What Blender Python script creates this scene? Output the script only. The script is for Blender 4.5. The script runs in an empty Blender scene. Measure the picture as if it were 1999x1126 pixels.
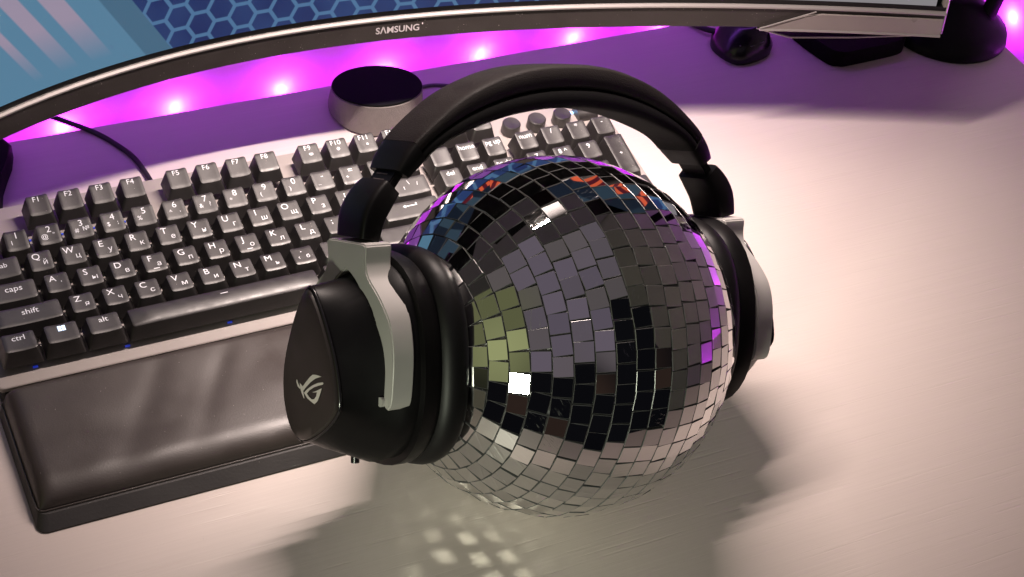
import bpy, bmesh, math, random
from mathutils import Vector, Matrix
from mathutils.geometry import tessellate_polygon
random.seed(7)
R = math.radians
SC = bpy.context.scene
COL = SC.collection

# ------------------------------------------------------------------ camera
CAM = Vector((-0.09880783, -0.70266163, 0.72785542))
MR = ((0.9005143761, -0.4195855580, 0.1141131798),
      (-0.2102533100, -0.6498827391, -0.7303738571),
      (0.3806145083, 0.6337194845, -0.6734480018))
cd = bpy.data.cameras.new('camera'); cam = bpy.data.objects.new('camera', cd); COL.objects.link(cam)
m = Matrix.Identity(4)
for i in range(3):
    m[i][0] = MR[0][i]; m[i][1] = -MR[1][i]; m[i][2] = -MR[2][i]
m.translation = CAM
cam.matrix_world = m
cd.sensor_width = 36; cd.lens = 3353.34 / 1999 * 36; cd.clip_end = 100; cd.clip_start = 0.02
SC.camera = cam
SC.view_settings.view_transform = 'Standard'; SC.view_settings.look = 'None'
SC.view_settings.exposure = 0; SC.view_settings.gamma = 1; SC.view_settings.use_curve_mapping = False
SC.render.engine = 'CYCLES'
cy = SC.cycles
cy.use_denoising = True; cy.caustics_reflective = True; cy.caustics_refractive = False
cy.max_bounces = 8; cy.glossy_bounces = 5; cy.diffuse_bounces = 4; cy.sample_clamp_indirect = 30; cy.blur_glossy = 0.3
cy.use_adaptive_sampling = False
cy.use_guiding = True; cy.use_surface_guiding = True; cy.guiding_training_samples = 48

# ------------------------------------------------------------------ world: the dim room round the desk
W = bpy.data.worlds.new('World'); SC.world = W; W.use_nodes = True
nt = W.node_tree; N = nt.nodes; L = nt.links
for n_ in list(N): N.remove(n_)
def wn(t, **k):
    n_ = N.new(t)
    for a, b in k.items(): setattr(n_, a, b)
    return n_
tc = wn('ShaderNodeTexCoord'); sep = wn('ShaderNodeSeparateXYZ'); L.new(tc.outputs['Generated'], sep.inputs[0])
def vmath_dot(v):
    d = wn('ShaderNodeVectorMath', operation='DOT_PRODUCT'); L.new(tc.outputs['Generated'], d.inputs[0])
    v = Vector(v).normalized(); d.inputs[1].default_value = v; return d.outputs['Value']
def ramp(sock, a, b, lo=0., hi=1.):
    r_ = wn('ShaderNodeMapRange', interpolation_type='SMOOTHSTEP'); L.new(sock, r_.inputs[0])
    r_.inputs[1].default_value = a; r_.inputs[2].default_value = b; r_.inputs[3].default_value = lo; r_.inputs[4].default_value = hi
    return r_.outputs[0]
def mixc(f, a, b):
    x = wn('ShaderNodeMix', data_type='RGBA'); L.new(f, x.inputs[0])
    for s, v in ((x.inputs[6], a), (x.inputs[7], b)):
        if isinstance(v, tuple): s.default_value = (*v, 1)
        else: L.new(v, s)
    return x.outputs[2]
noi = wn('ShaderNodeTexNoise'); L.new(tc.outputs['Generated'], noi.inputs['Vector']); noi.inputs['Scale'].default_value = 2.2; noi.inputs['Detail'].default_value = 1
ceil = mixc(ramp(noi.outputs[0], .42, .58), (.165, .142, .145), (.20, .165, .215))     # upper walls and ceiling
dark = (.006, .006, .008)
no3 = wn('ShaderNodeTexNoise'); L.new(tc.outputs['Generated'], no3.inputs['Vector']); no3.inputs['Scale'].default_value = 3.5; no3.inputs['Detail'].default_value = 2
zz = wn('ShaderNodeMath', operation='MULTIPLY_ADD'); L.new(no3.outputs[0], zz.inputs[0]); zz.inputs[1].default_value = -.5; L.new(sep.outputs['Z'], zz.inputs[2])
dark = mixc(ramp(no3.outputs[0], .60, .64), dark, (.045, .028, .022))
c1 = mixc(ramp(zz.outputs[0], .14, .17), dark, ceil)                                    # dark furniture up to 25 degrees
c2 = mixc(ramp(vmath_dot((.45, -.68, .58)), .945, .965), c1, dark)                          # the photographer
c2b = mixc(ramp(sep.outputs['Y'], .25, .5), c2, (.11, .10, .105))                          # wall behind the monitor
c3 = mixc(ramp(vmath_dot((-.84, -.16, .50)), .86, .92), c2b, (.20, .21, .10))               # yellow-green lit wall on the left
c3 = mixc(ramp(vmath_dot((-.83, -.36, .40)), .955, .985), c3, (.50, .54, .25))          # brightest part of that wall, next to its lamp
bg = wn('ShaderNodeBackground'); L.new(c3, bg.inputs[0]); bg.inputs[1].default_value = .66
out = wn('ShaderNodeOutputWorld'); L.new(bg.outputs[0], out.inputs[0])

# ------------------------------------------------------------------ lamps
def area(name, loc, target, sx, sy, watts, col, disk=False, spread=180, parent=None):
    l = bpy.data.lights.new(name, 'AREA'); l.shape = 'DISK' if disk else 'RECTANGLE'; l.size = sx
    if not disk: l.size_y = sy
    l.energy = watts; l.color = col; l.spread = R(spread)
    o = bpy.data.objects.new(name, l); COL.objects.link(o); o.location = loc
    d = Vector(target) - Vector(loc); o.rotation_euler = d.to_track_quat('-Z', 'Y').to_euler(); return o
# lamp bar reaching forward over the monitor (the key light)
area('key_bar_light', (.325, .030, .448), (.325, .0299, .0), .24, .007, 2.2, (1, .83, .755), spread=104)
# small greenish lamp, low on the left
area('side_lamp_light', (-.60, -.89, .31), (.26, -.19, .04), .12, .12, .19, (.95, 1, .78), disk=True, spread=24)
# violet strip stuck on the rear of the monitor, shining down the wall
area('rear_strip_light', (.29, .207, .128), (.29, .222, 0), .80, .012, .21, (.42, .11, 1), spread=170)
# purple LED beads behind the desk and along its right edge
def bead(loc, w=.135, col=(.70, .035, 1)):
    l = bpy.data.lights.new('led_light', 'POINT'); l.energy = w; l.color = col; l.shadow_soft_size = .002
    o = bpy.data.objects.new('led_light', l); COL.objects.link(o); o.location = loc
for i in range(-2, 10): bead((.095 + .0787 * i, .2362, -.0180))
for i in range(7): bead((.8558, .17 - .09 * i, -.0180), .17)

# ------------------------------------------------------------------ materials
def mat(name, col=(.5, .5, .5), rough=.5, metal=0., spec=.5, noise=None, bump=None, emit=None, coat=0., var=None):
    M = bpy.data.materials.new(name); M.use_nodes = True
    n = M.node_tree.nodes; l = M.node_tree.links; b = n['Principled BSDF']
    b.inputs['Base Color'].default_value = (*col, 1); b.inputs['Roughness'].default_value = rough
    b.inputs['Metallic'].default_value = metal; b.inputs['Specular IOR Level'].default_value = spec
    b.inputs['Coat Weight'].default_value = coat
    t = n.new('ShaderNodeTexCoord')
    if var:   # (scale, amount): colour and roughness wander a little
        no = n.new('ShaderNodeTexNoise'); no.inputs['Scale'].default_value = var[0]; no.inputs['Detail'].default_value = 5
        l.new(t.outputs['Object'], no.inputs['Vector'])
        mx = n.new('ShaderNodeMix'); mx.data_type = 'RGBA'; l.new(no.outputs[0], mx.inputs[0])
        mx.inputs[6].default_value = (*[c * (1 - var[1]) for c in col], 1); mx.inputs[7].default_value = (*[c * (1 + var[1]) for c in col], 1)
        l.new(mx.outputs[2], b.inputs['Base Color'])
        mr = n.new('ShaderNodeMapRange'); l.new(no.outputs[0], mr.inputs[0]); mr.inputs[1].default_value = .3; mr.inputs[2].default_value = .7
        mr.inputs[3].default_value = max(.03, rough - .1); mr.inputs[4].default_value = min(1, rough + .1); l.new(mr.outputs[0], b.inputs['Roughness'])
    if bump:  # (scale, distance)
        no = n.new('ShaderNodeTexNoise'); no.inputs['Scale'].default_value = bump[0]; no.inputs['Detail'].default_value = 3
        l.new(t.outputs['Object'], no.inputs['Vector'])
        bu = n.new('ShaderNodeBump'); bu.inputs['Distance'].default_value = bump[1]; bu.inputs['Strength'].default_value = 1
        l.new(no.outputs[0], bu.inputs['Height']); l.new(bu.outputs[0], b.inputs['Normal'])
    if emit: b.inputs['Emission Color'].default_value = (*emit[:3], 1); b.inputs['Emission Strength'].default_value = emit[3]
    return M
def nodes(M): return M.node_tree.nodes, M.node_tree.links, M.node_tree.nodes['Principled BSDF']

def desk_material():
    M = mat('pale_wood_foil', (.60, .52, .49), .42, spec=.45)
    n, l, b = nodes(M); t = n.new('ShaderNodeTexCoord')
    mp = n.new('ShaderNodeMapping'); mp.inputs['Scale'].default_value = (6, 900, 1); l.new(t.outputs['Object'], mp.inputs[0])
    no = n.new('ShaderNodeTexNoise'); no.inputs['Scale'].default_value = 1; no.inputs['Detail'].default_value = 4; no.inputs['Roughness'].default_value = .6
    l.new(mp.outputs[0], no.inputs['Vector'])
    mp2 = n.new('ShaderNodeMapping'); mp2.inputs['Scale'].default_value = (16, 420, 1); l.new(t.outputs['Object'], mp2.inputs[0])
    no2 = n.new('ShaderNodeTexNoise'); no2.inputs['Scale'].default_value = 1; no2.inputs['Detail'].default_value = 2; l.new(mp2.outputs[0], no2.inputs['Vector'])
    pore = n.new('ShaderNodeMapRange'); l.new(no2.outputs[0], pore.inputs[0]); pore.inputs[1].default_value = .60; pore.inputs[2].default_value = .70
    mx = n.new('ShaderNodeMix'); mx.data_type = 'RGBA'; l.new(no.outputs[0], mx.inputs[0])
    mx.inputs[6].default_value = (.57, .49, .46, 1); mx.inputs[7].default_value = (.66, .575, .54, 1); l.new(mx.outputs[2], b.inputs['Base Color'])
    ad = n.new('ShaderNodeMath'); ad.operation = 'MULTIPLY_ADD'; l.new(pore.outputs[0], ad.inputs[0]); ad.inputs[1].default_value = -1.0; l.new(no.outputs[0], ad.inputs[2])
    bu = n.new('ShaderNodeBump'); bu.inputs['Distance'].default_value = .00014; bu.inputs['Strength'].default_value = .55
    l.new(ad.outputs[0], bu.inputs['Height']); l.new(bu.outputs[0], b.inputs['Normal'])
    return M
M_desk = desk_material()
M_wall = mat('wall_paint', (.62, .60, .62), .8, bump=(300, .0002), var=(6, .04))
M_plate = mat('brushed_plate', (.32, .285, .272), .5, metal=.0, var=(60, .10))
M_key = mat('key_plastic', (.022, .019, .019), .46, spec=.8, bump=(1500, .00005), var=(110, .35))
M_legend = mat('legend_print', (.75, .75, .78), .5, emit=(.8, .85, 1, .12))  # slight glow put into the lettering, which does not shine itself
M_legend_lit = mat('legend_lit', (.7, .8, 1), .5, emit=(.55, .75, 1, 1.3))
M_hull = mat('keyboard_hull', (.02, .02, .022), .5)
M_rest = mat('leatherette', (.045, .036, .033), .40, spec=.6, bump=(1100, .00006), var=(25, .25))
M_restbase = mat('rest_base', (.03, .027, .027), .5, bump=(600, .0001), var=(20, .2))
M_core = mat('ball_backing', (.30, .29, .30), .35, metal=.8, bump=(700, .0008))
M_black = mat('satin_black', (.004, .0036, .004), .42, spec=.18, var=(40, .2))
M_mblack = mat('matt_black', (.003, .0027, .003), .65, spec=.12, bump=(900, .0001))
M_fabric = mat('headband_cover', (.009, .0072, .0072), .62, spec=.15, bump=(1400, .0003), var=(80, .2))
M_leather = mat('pad_leather', (.005, .0045, .005), .45, spec=.22, bump=(260, .00004))
M_plateface = mat('cup_face', (.028, .022, .020), .38, metal=.1, spec=.5, var=(30, .1))
M_silver = mat('silver_yoke', (.40, .385, .37), .5, metal=.1, spec=.5, bump=(1800, .00003), var=(50, .04))
M_logo = mat('emblem_grey', (.60, .55, .52), .4)
M_chin = mat('monitor_plastic', (.036, .030, .029), .40, spec=.5, bump=(900, .00008), var=(45, .3))
M_chinl = mat('monitor_trim', (.24, .21, .20), .34, spec=.6, bump=(900, .00005), var=(60, .1))
M_line = mat('bevel_silver', (.42, .39, .38), .4, metal=.6)
M_border = mat('screen_border', (.004, .004, .005), .3)
M_rubber = mat('cable_rubber', (.008, .008, .009), .5)
M_greycable = mat('cable_grey', (.12, .11, .12), .5)
M_spk = mat('speaker_fabric', (.21, .185, .18), .8, bump=(1600, .0004), var=(300, .15))
M_spktop = mat('speaker_top', (.004, .004, .005), .8, spec=.12)
M_gloss = mat('gloss_black', (.008, .007, .009), .22, spec=.5)
M_red = mat('red_mark', (.35, .03, .03), .4)

# every key is worn a little differently
n, l, b = nodes(M_key); oi = n.new('ShaderNodeObjectInfo')
for q in list(b.inputs['Roughness'].links) + list(b.inputs['Base Color'].links): l.remove(q)
no = n.new('ShaderNodeTexNoise'); no.inputs['Scale'].default_value = 160; no.inputs['Detail'].default_value = 4; l.new(n.new('ShaderNodeTexCoord').outputs['Object'], no.inputs['Vector'])
mr = n.new('ShaderNodeMapRange'); l.new(no.outputs[0], mr.inputs[0]); mr.inputs[1].default_value = .3; mr.inputs[2].default_value = .7; mr.inputs[3].default_value = -.06; mr.inputs[4].default_value = .10
ad = n.new('ShaderNodeMath'); ad.operation = 'MULTIPLY_ADD'; l.new(oi.outputs['Random'], ad.inputs[0]); ad.inputs[1].default_value = .12; ad.inputs[2].default_value = .42
a2 = n.new('ShaderNodeMath'); a2.operation = 'ADD'; l.new(ad.outputs[0], a2.inputs[0]); l.new(mr.outputs[0], a2.inputs[1]); l.new(a2.outputs[0], b.inputs['Roughness'])
b.inputs['Base Color'].default_value = (.020, .017, .017, 1); b.inputs['Specular IOR Level'].default_value = 1.0

def mirror_material():
    M = mat('mirror_glass', (.80, .80, .80), .015, metal=1.)
    n, l, b = nodes(M)
    at = n.new('ShaderNodeAttribute'); at.attribute_name = 'tile'
    sp = n.new('ShaderNodeSeparateColor'); l.new(at.outputs['Color'], sp.inputs[0])
    t = n.new('ShaderNodeTexCoord')
    # scratches and smears, stronger on some tiles
    w1 = n.new('ShaderNodeMapping'); w1.inputs['Rotation'].default_value = (.4, .6, .8); w1.inputs['Scale'].default_value = (1600, 90, 300); l.new(t.outputs['Object'], w1.inputs[0])
    s1 = n.new('ShaderNodeTexNoise'); s1.inputs['Scale'].default_value = 1; s1.inputs['Detail'].default_value = 3; l.new(w1.outputs[0], s1.inputs['Vector'])
    m1 = n.new('ShaderNodeMapRange'); l.new(s1.outputs[0], m1.inputs[0]); m1.inputs[1].default_value = .55; m1.inputs[2].default_value = .75; m1.inputs[3].default_value = 0; m1.inputs[4].default_value = .28
    m2 = n.new('ShaderNodeMath'); m2.operation = 'MULTIPLY_ADD'; l.new(m1.outputs[0], m2.inputs[0]); l.new(sp.outputs[1], m2.inputs[1]); m2.inputs[2].default_value = .012
    l.new(m2.outputs[0], b.inputs['Roughness'])
    mx = n.new('ShaderNodeMix'); mx.data_type = 'RGBA'; l.new(sp.outputs[0], mx.inputs[0])
    mx.inputs[6].default_value = (.66, .66, .67, 1); mx.inputs[7].default_value = (.86, .85, .84, 1); l.new(mx.outputs[2], b.inputs['Base Color'])
    return M
M_mirror = mirror_material()
M_glassedge = mat('tile_edge', (.12, .12, .12), .25, metal=.3, spec=.6)

# ------------------------------------------------------------------ helpers
def link(o, parent=None):
    COL.objects.link(o)
    if parent is not None: o.parent = parent
    return o
def setp(o, label=None, cat=None, group=None, kind=None):
    if label: o['label'] = label
    if cat: o['category'] = cat
    if group: o['group'] = group
    if kind: o['kind'] = kind
    return o
def empty(name, loc=(0, 0, 0), mtx=None):
    o = bpy.data.objects.new(name, None); o.empty_display_size = .02; link(o)
    if mtx is not None: o.matrix_world = mtx
    else: o.location = loc
    return o
def finish(name, bm, mats, parent=None, smooth=40, bevel=0, seg=2):
    me = bpy.data.meshes.new(name)
    bmesh.ops.recalc_face_normals(bm, faces=bm.faces)
    if bevel:
        ed = [e for e in bm.edges if len(e.link_faces) == 2 and e.calc_face_angle(0) > R(35)]
        bmesh.ops.bevel(bm, geom=ed, offset=bevel, segments=seg, affect='EDGES', clamp_overlap=True)
    bm.to_mesh(me); bm.free()
    for m_ in (mats if isinstance(mats, (list, tuple)) else [mats]): me.materials.append(m_)
    if smooth:
        me.polygons.foreach_set('use_smooth', [True] * len(me.polygons)); me.set_sharp_from_angle(angle=R(smooth))
    o = bpy.data.objects.new(name, me); link(o, parent); return o
def box(bm, x0, x1, y0, y1, z0, z1):
    v = [bm.verts.new((x, y, z)) for z in (z0, z1) for x, y in ((x0, y0), (x1, y0), (x1, y1), (x0, y1))]
    for f in ((3, 2, 1, 0), (4, 5, 6, 7), (0, 1, 5, 4), (1, 2, 6, 5), (2, 3, 7, 6), (3, 0, 4, 7)): bm.faces.new([v[i] for i in f])
def loft(bm, loops, cap0=True, cap1=True, closed=True, mi=0):
    rows = [[bm.verts.new(p) for p in lp] for lp in loops]; n = len(rows[0]); fs = []
    for a, b in zip(rows, rows[1:]):
        for i in range(n if closed else n - 1):
            j = (i + 1) % n; fs.append(bm.faces.new((a[i], a[j], b[j], b[i])))
    if cap0: fs.append(bm.faces.new(rows[0][::-1]))
    if cap1: fs.append(bm.faces.new(rows[-1]))
    for f in fs: f.material_index = mi
    return rows
def catmull(pts, n, closed=False):
    P = [Vector(p) for p in pts]; m_ = len(P); out_ = []
    for i in range(m_ if closed else m_ - 1):
        if closed: a, b, c, d = P[i - 1], P[i], P[(i + 1) % m_], P[(i + 2) % m_]
        else: a, b, c, d = P[max(i - 1, 0)], P[i], P[i + 1], P[min(i + 2, m_ - 1)]
        for k in range(n):
            t = k / n
            out_.append(.5 * ((2 * b) + (c - a) * t + (2 * a - 5 * b + 4 * c - d) * t * t + (3 * b - a - 3 * c + d) * t ** 3))
    if not closed: out_.append(P[-1])
    return out_
def extrude_poly(bm, pts, z0, z1, axis='z', mi=0):
    f = {'z': lambda a, b, c: (a, b, c), 's': lambda a, b, c: (c, b, a)}[axis]
    loft(bm, [[f(p[0], p[1], z0) for p in pts], [f(p[0], p[1], z1) for p in pts]], mi=mi)
def tube(bm, pts, r, n=10):
    loops = []; up = Vector((0, 0, 1))
    for i, p in enumerate(pts):
        d = (pts[min(i + 1, len(pts) - 1)] - pts[max(i - 1, 0)]).normalized()
        s = d.cross(up)
        if s.length < .05: s = d.cross(Vector((1, 0, 0)))
        s.normalize(); u = s.cross(d)
        loops.append([p + (s * math.cos(2 * math.pi * k / n) + u * math.sin(2 * math.pi * k / n)) * r for k in range(n)])
    loft(bm, loops)
_font = {}
def text_mesh(s, size, bold=0.0, sx=1.):
    """triangulated flat text in the xy plane, origin at the middle of the string"""
    key = (s, size, bold, sx)
    if key in _font: return _font[key]
    c = bpy.data.curves.new('txt', 'FONT'); c.body = s; c.size = size; c.align_x = 'CENTER'; c.align_y = 'CENTER'; c.offset = bold; c.resolution_u = 3
    o = bpy.data.objects.new('txt', c); COL.objects.link(o)
    me = o.to_mesh(); vs = [(v.co.x * sx, v.co.y) for v in me.vertices]; fs = [tuple(p.vertices) for p in me.polygons]
    o.to_mesh_clear(); bpy.data.objects.remove(o); bpy.data.curves.remove(c)
    _font[key] = (vs, fs); return vs, fs

# ------------------------------------------------------------------ desk and walls
bm = bmesh.new(); box(bm, -.95, .807, -.46, .215, -.032, 0)
setp(finish('desk_surface', bm, M_desk, bevel=.0012), kind='structure')
bm = bmesh.new(); box(bm, -1.2, .86, .243, .34, -.75, 1.3)
setp(finish('back_wall', bm, M_wall, smooth=0), kind='structure')
bm = bmesh.new(); box(bm, .8625, .95, -.75, .34, -.75, 1.3)
setp(finish('side_wall', bm, M_wall, smooth=0), kind='structure')

# ------------------------------------------------------------------ LED strips stuck behind the desk edges
def strip(label, p0, p1, horiz):
    r_ = empty('led_strip', p0); setp(r_, label, 'led strip', 'purple led strips behind the desk edges')
    bm = bmesh.new(); d = Vector(p1) - Vector(p0)
    if horiz: box(bm, 0, d.x, 0, .0015, -.005, .005)
    else: box(bm, 0, .0015, d.y, 0, -.005, .005)
    finish('strip_tape', bm, mat('strip_tape', (.5, .5, .5), .5), r_, smooth=0)
    return r_
s_ = strip('purple LED strip along the rear edge of the desk under the monitor', (-.5, .2165, -.010), (.80, .2165, -.010), True)
s_ = strip('purple LED strip along the right edge of the desk beside the black lamp foot', (.8085, .20, -.010), (.8085, -.42, -.010), False)

# ------------------------------------------------------------------ monitor
CO = (-0.5315762863, 1.3225965464, -1.5125089957, 0.4978026772, 0.0904289082)
TILT = .10
def arc_y(x):
    if x < .030:   # beyond the frame: keep the same circle
        a, b, r_ = .29, -.73, .876
        return min(b + math.sqrt(max(r_ * r_ - (x - a) ** 2, 0)) + (.1032 - (b + math.sqrt(r_ * r_ - (.030 - a) ** 2))), 1)
    return sum(c * x ** (4 - i) for i, c in enumerate(CO))
def arc_n(x):
    e = .002; d = (arc_y(x + e) - arc_y(x - e)) / (2 * e); v = Vector((d, -1, 0)); return v.normalized()   # points to the viewer
X0, X1, Z0, ZS, ZT = -.077, .6575, .090, .1075, .445
XS = [X0 + (X1 - X0) * i / 96 for i in range(97)]
def sp(x, z, off=0.):
    n_ = arc_n(x); return Vector((x, arc_y(x) + TILT * (z - Z0), z)) + n_ * off
mon = empty('monitor', (.290, .143, 0)); setp(mon, 'large curved monitor on a black stand with a blue honeycomb picture on its screen', 'monitor')
INV = Matrix.Translation((-.290, -.143, 0))
def place(o): o.matrix_parent_inverse = INV; return o
def sweep_arc(bm, prof, xs=XS, cap=True, mi=0):
    """prof: closed list of (z, offset towards viewer)"""
    loft(bm, [[sp(x, z, o_) for z, o_ in prof] for x in xs], cap, cap, mi=mi)
bm = bmesh.new(); sweep_arc(bm, [(Z0, 0), (Z0 + .0012, .0014), (ZS - .0021, .0014), (ZS - .0021, -.004), (ZS - .0021, -.012), (Z0, -.012)])
place(finish('chin', bm, M_chin, mon, smooth=35))
bm = bmesh.new(); sweep_arc(bm, [(ZS - .0020, .0026), (ZS - .0010, .0026), (ZS + .0002, .0016), (ZS + .0002, -.012), (ZS - .0020, -.012)])
place(finish('silver_bevel', bm, M_line, mon, smooth=35))
bm = bmesh.new(); sweep_arc(bm, [(ZS + .0004, .0004), (ZS + .0034, .0004), (ZS + .0034, -.004), (ZS + .0004, -.004)])
b0 = place(finish('screen_border', bm, M_border, mon, smooth=35))
def screen_material():
    M = bpy.data.materials.new('screen_picture'); M.use_nodes = True
    n = M.node_tree.nodes; l = M.node_tree.links; b = n['Principled BSDF']
    b.inputs['Base Color'].default_value = (.006, .006, .007, 1); b.inputs['Roughness'].default_value = .35
    ge = n.new('ShaderNodeAttribute'); ge.attribute_name = 'pic'; ge.attribute_type = 'GEOMETRY'
    s = n.new('ShaderNodeSeparateXYZ'); l.new(ge.outputs['Vector'], s.inputs[0])
    def ma(op, a, b_=None, c=None):
        q = n.new('ShaderNodeMath'); q.operation = op
        for i, v in enumerate((a, b_, c)):
            if v is None: continue
            if isinstance(v, (int, float)): q.inputs[i].default_value = v
            else: l.new(v, q.inputs[i])
        return q.outputs[0]
    def step(v, a, b_):
        q = n.new('ShaderNodeMapRange'); l.new(v, q.inputs[0]); q.inputs[1].default_value = a; q.inputs[2].default_value = b_; return q.outputs[0]
    def mx(f, a, b_):
        q = n.new('ShaderNodeMix'); q.data_type = 'RGBA'; l.new(f, q.inputs[0])
        for k, v in ((6, a), (7, b_)):
            if isinstance(v, tuple): q.inputs[k].default_value = (*v, 1)
            else: l.new(v, q.inputs[k])
        return q.outputs[2]
    X, Z = s.outputs[0], s.outputs[1]      # metres along and above the chin
    # honeycomb
    S = 1 / .0155
    def hexd(ox, oy):
        px = ma('SUBTRACT', ma('MODULO', ma('ADD', ma('MULTIPLY', Z, S), 40 + ox), 1.0), .5)
        py = ma('SUBTRACT', ma('MODULO', ma('ADD', ma('MULTIPLY', X, S), 1.7320508 * 20 + oy), 1.7320508), .8660254)
        ax = ma('ABSOLUTE', px); ay = ma('ABSOLUTE', py)
        d = ma('MAXIMUM', ax, ma('ADD', ma('MULTIPLY', ax, .5), ma('MULTIPLY', ay, .8660254)))
        return d
    d = ma('MINIMUM', hexd(0, 0), hexd(.5, .8660254))
    hl = step(d, .405, .44)
    no = n.new('ShaderNodeTexNoise'); l.new(ge.outputs['Vector'], no.inputs['Vector']); no.inputs['Scale'].default_value = 14
    base = mx(step(no.outputs[0], .35, .65), (.008, .018, .095), (.022, .055, .17))
    hexc = mx(ma('MULTIPLY', hl, .75), base, (.085, .20, .36))
    # pale panel on the left, its edge leaning left with height
    dg = ma('ADD', X, ma('MULTIPLY', Z, .60))
    panel = (.085, .20, .31)
    def band(a, b_, soft=.0012): return ma('MULTIPLY', step(dg, a - soft, a), ma('SUBTRACT', 1.0, step(dg, b_, b_ + soft)))
    fade = step(Z, .010, .042)
    p1 = mx(ma('MULTIPLY', ma('ADD', band(.0790, .0885), ma('ADD', band(.0985, .110), band(.0625, .0670))), fade), panel, (.30, .25, .34))
    p2 = mx(band(.1278, .1435), p1, (.055, .13, .21))
    left = ma('SUBTRACT', 1.0, step(dg, .1435, .1443))
    c = mx(left, hexc, p2)
    # pale window area at the right
    c = mx(ma('MULTIPLY', step(X, .455, .475), ma('SUBTRACT', 1.0, step(Z, .05, .052))), c, (.22, .21, .22))
    # upper part: slate shapes with a few orange line patterns
    v = n.new('ShaderNodeTexVoronoi'); l.new(ge.outputs['Vector'], v.inputs['Vector']); v.inputs['Scale'].default_value = 22; v.feature = 'F1'
    sc_ = n.new('ShaderNodeSeparateColor'); l.new(v.outputs['Color'], sc_.inputs[0])
    slate = mx(step(sc_.outputs[0], .45, .5), (.008, .014, .026), (.032, .058, .085))
    rings = ma('MODULO', ma('MULTIPLY', v.outputs['Distance'], 10.), 1.0)
    org = mx(step(rings, .42, .5), (.75, .12, .05), (.10, .01, .02))
    slate = mx(step(sc_.outputs[1], .80, .81), slate, org)
    c = mx(step(Z, .075, .079), c, slate)
    l.new(c, b.inputs['Emission Color']); b.inputs['Emission Strength'].default_value = 1.0
    return M
bm = bmesh.new(); lay = bm.verts.layers.float_vector.new('pic')
rows = []
zs = [ZS + .0036 + (ZT - .008 - ZS) * i / 40 for i in range(41)]
for z in zs:
    row = []
    for x in XS[1:-1]:
        v = bm.verts.new(sp(x, z, .0002)); v[lay] = (x, z - ZS, 0); row.append(v)
    rows.append(row)
for a, b in zip(rows, rows[1:]):
    for i in range(len(a) - 1): bm.faces.new((a[i], a[i + 1], b[i + 1], b[i]))
place(finish('screen', bm, screen_material(), mon, smooth=60))
# housing behind the panel and thin frame round it
bm = bmesh.new()
sweep_arc(bm, [(ZT, .0015), (ZT + .004, .0015), (ZT + .004, -.030), (Z0 + .02, -.055), (Z0 + .001, -.0122), (ZS, -.0122), (ZS + .001, -.0042), (ZT, -.0042)])
place(finish('rear_housing', bm, M_mblack, mon, smooth=35))
for xa in (X0, X1 - .003):
    bm = bmesh.new(); sweep_arc(bm, [(ZS + .0036, .0012), (ZT, .0012), (ZT, -.004), (ZS + .0036, -.004)], [xa, xa + .003]); place(finish('side_frame', bm, M_chinl, mon, smooth=0))
# lighter facet at the lower right corner
def chin_z(v): return Z0 + (ZS - Z0) * v
bm = bmesh.new()
def facet_loop(o_): 
    xa = [.534 + (.6560 - .534) * i / 12 for i in range(13)]
    low = [sp(x, Z0 + .0006, o_) for x in xa]
    top = [sp(x, Z0 + .0006 + min(1, (x - .534) / .036) * .0120, o_) for x in xa[1:]]
    return low, top
l0, t0 = facet_loop(.0018); l1, t1 = facet_loop(.0036)
top_face = l1 + t1[::-1]; bot = l0 + t0[::-1]
loft(bm, [bot, top_face]); place(finish('corner_facet', bm, M_chinl, mon, smooth=30))
bm = bmesh.new(); tube(bm, [sp(.534, Z0 + .0012, .0036)] + [sp(.534 + .036 * k / 4, Z0 + .0012 + .0138 * k / 4, .0038) for k in range(1, 5)], .0005, 6)
tube(bm, [sp(.534 + (.6560 - .534) * i / 14, Z0 + .0004, .0036) for i in range(15)], .0009, 6)
tube(bm, [sp(.6573, z, .0012) for z in (Z0 + .001, Z0 + .01, ZS, ZS + .02)], .0007, 6)
place(finish('facet_edging', bm, M_line, mon))
bm = bmesh.new(); und = [(.560, -.002), (.557, -.013), (.600, -.010), (.653, -.003)]
lo = [sp(x, Z0 - .006 if 0 < i < 3 else Z0 - .001, o_ - .0) for i, (x, o_) in enumerate(und)]
bk = [sp(x, Z0 - .0015, -.0121) for x, o_ in und]
loft(bm, [[sp(.533, Z0 - .0005, .0), sp(.533, Z0 - .001, -.010)], [sp(.557, Z0 - .0075, -.001), sp(.557, Z0 - .0075, -.014)], [sp(.600, Z0 - .006, -.001), sp(.600, Z0 - .006, -.014)], [sp(.653, Z0 - .0005, 0), sp(.653, Z0 - .001, -.010)]], False, False, closed=False)
place(finish('underside_lip', bm, M_gloss, mon, smooth=20))
bm = bmesh.new(); tube(bm, [sp(.533, Z0 - .0006, .0004), sp(.557, Z0 - .0078, -.0008), sp(.600, Z0 - .0062, -.0008), sp(.653, Z0 - .0006, .0004)], .0006, 6)
place(finish('lip_edging', bm, M_line, mon))
# maker's name on the chin
def on_chin(bm, s, size, xc, zc, sx=1., bold=0.):
    vs, fs = text_mesh(s, size, bold, sx)
    V = [bm.verts.new(sp(xc + x, zc + y, .0018)) for x, y in vs]
    for f in fs: bm.faces.new([V[i] for i in f])
bm = bmesh.new(); on_chin(bm, 'SΛMSUNG', .0064, .2900, Z0 + .0083, 1.0, .00012)
tube(bm, [sp(.3062, Z0 + .0108, .0016), sp(.3068, Z0 + .0108, .0016)], .0005, 6)
place(finish('maker_name', bm, mat('name_print', (.55, .50, .52), .4), mon, smooth=0))
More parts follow.
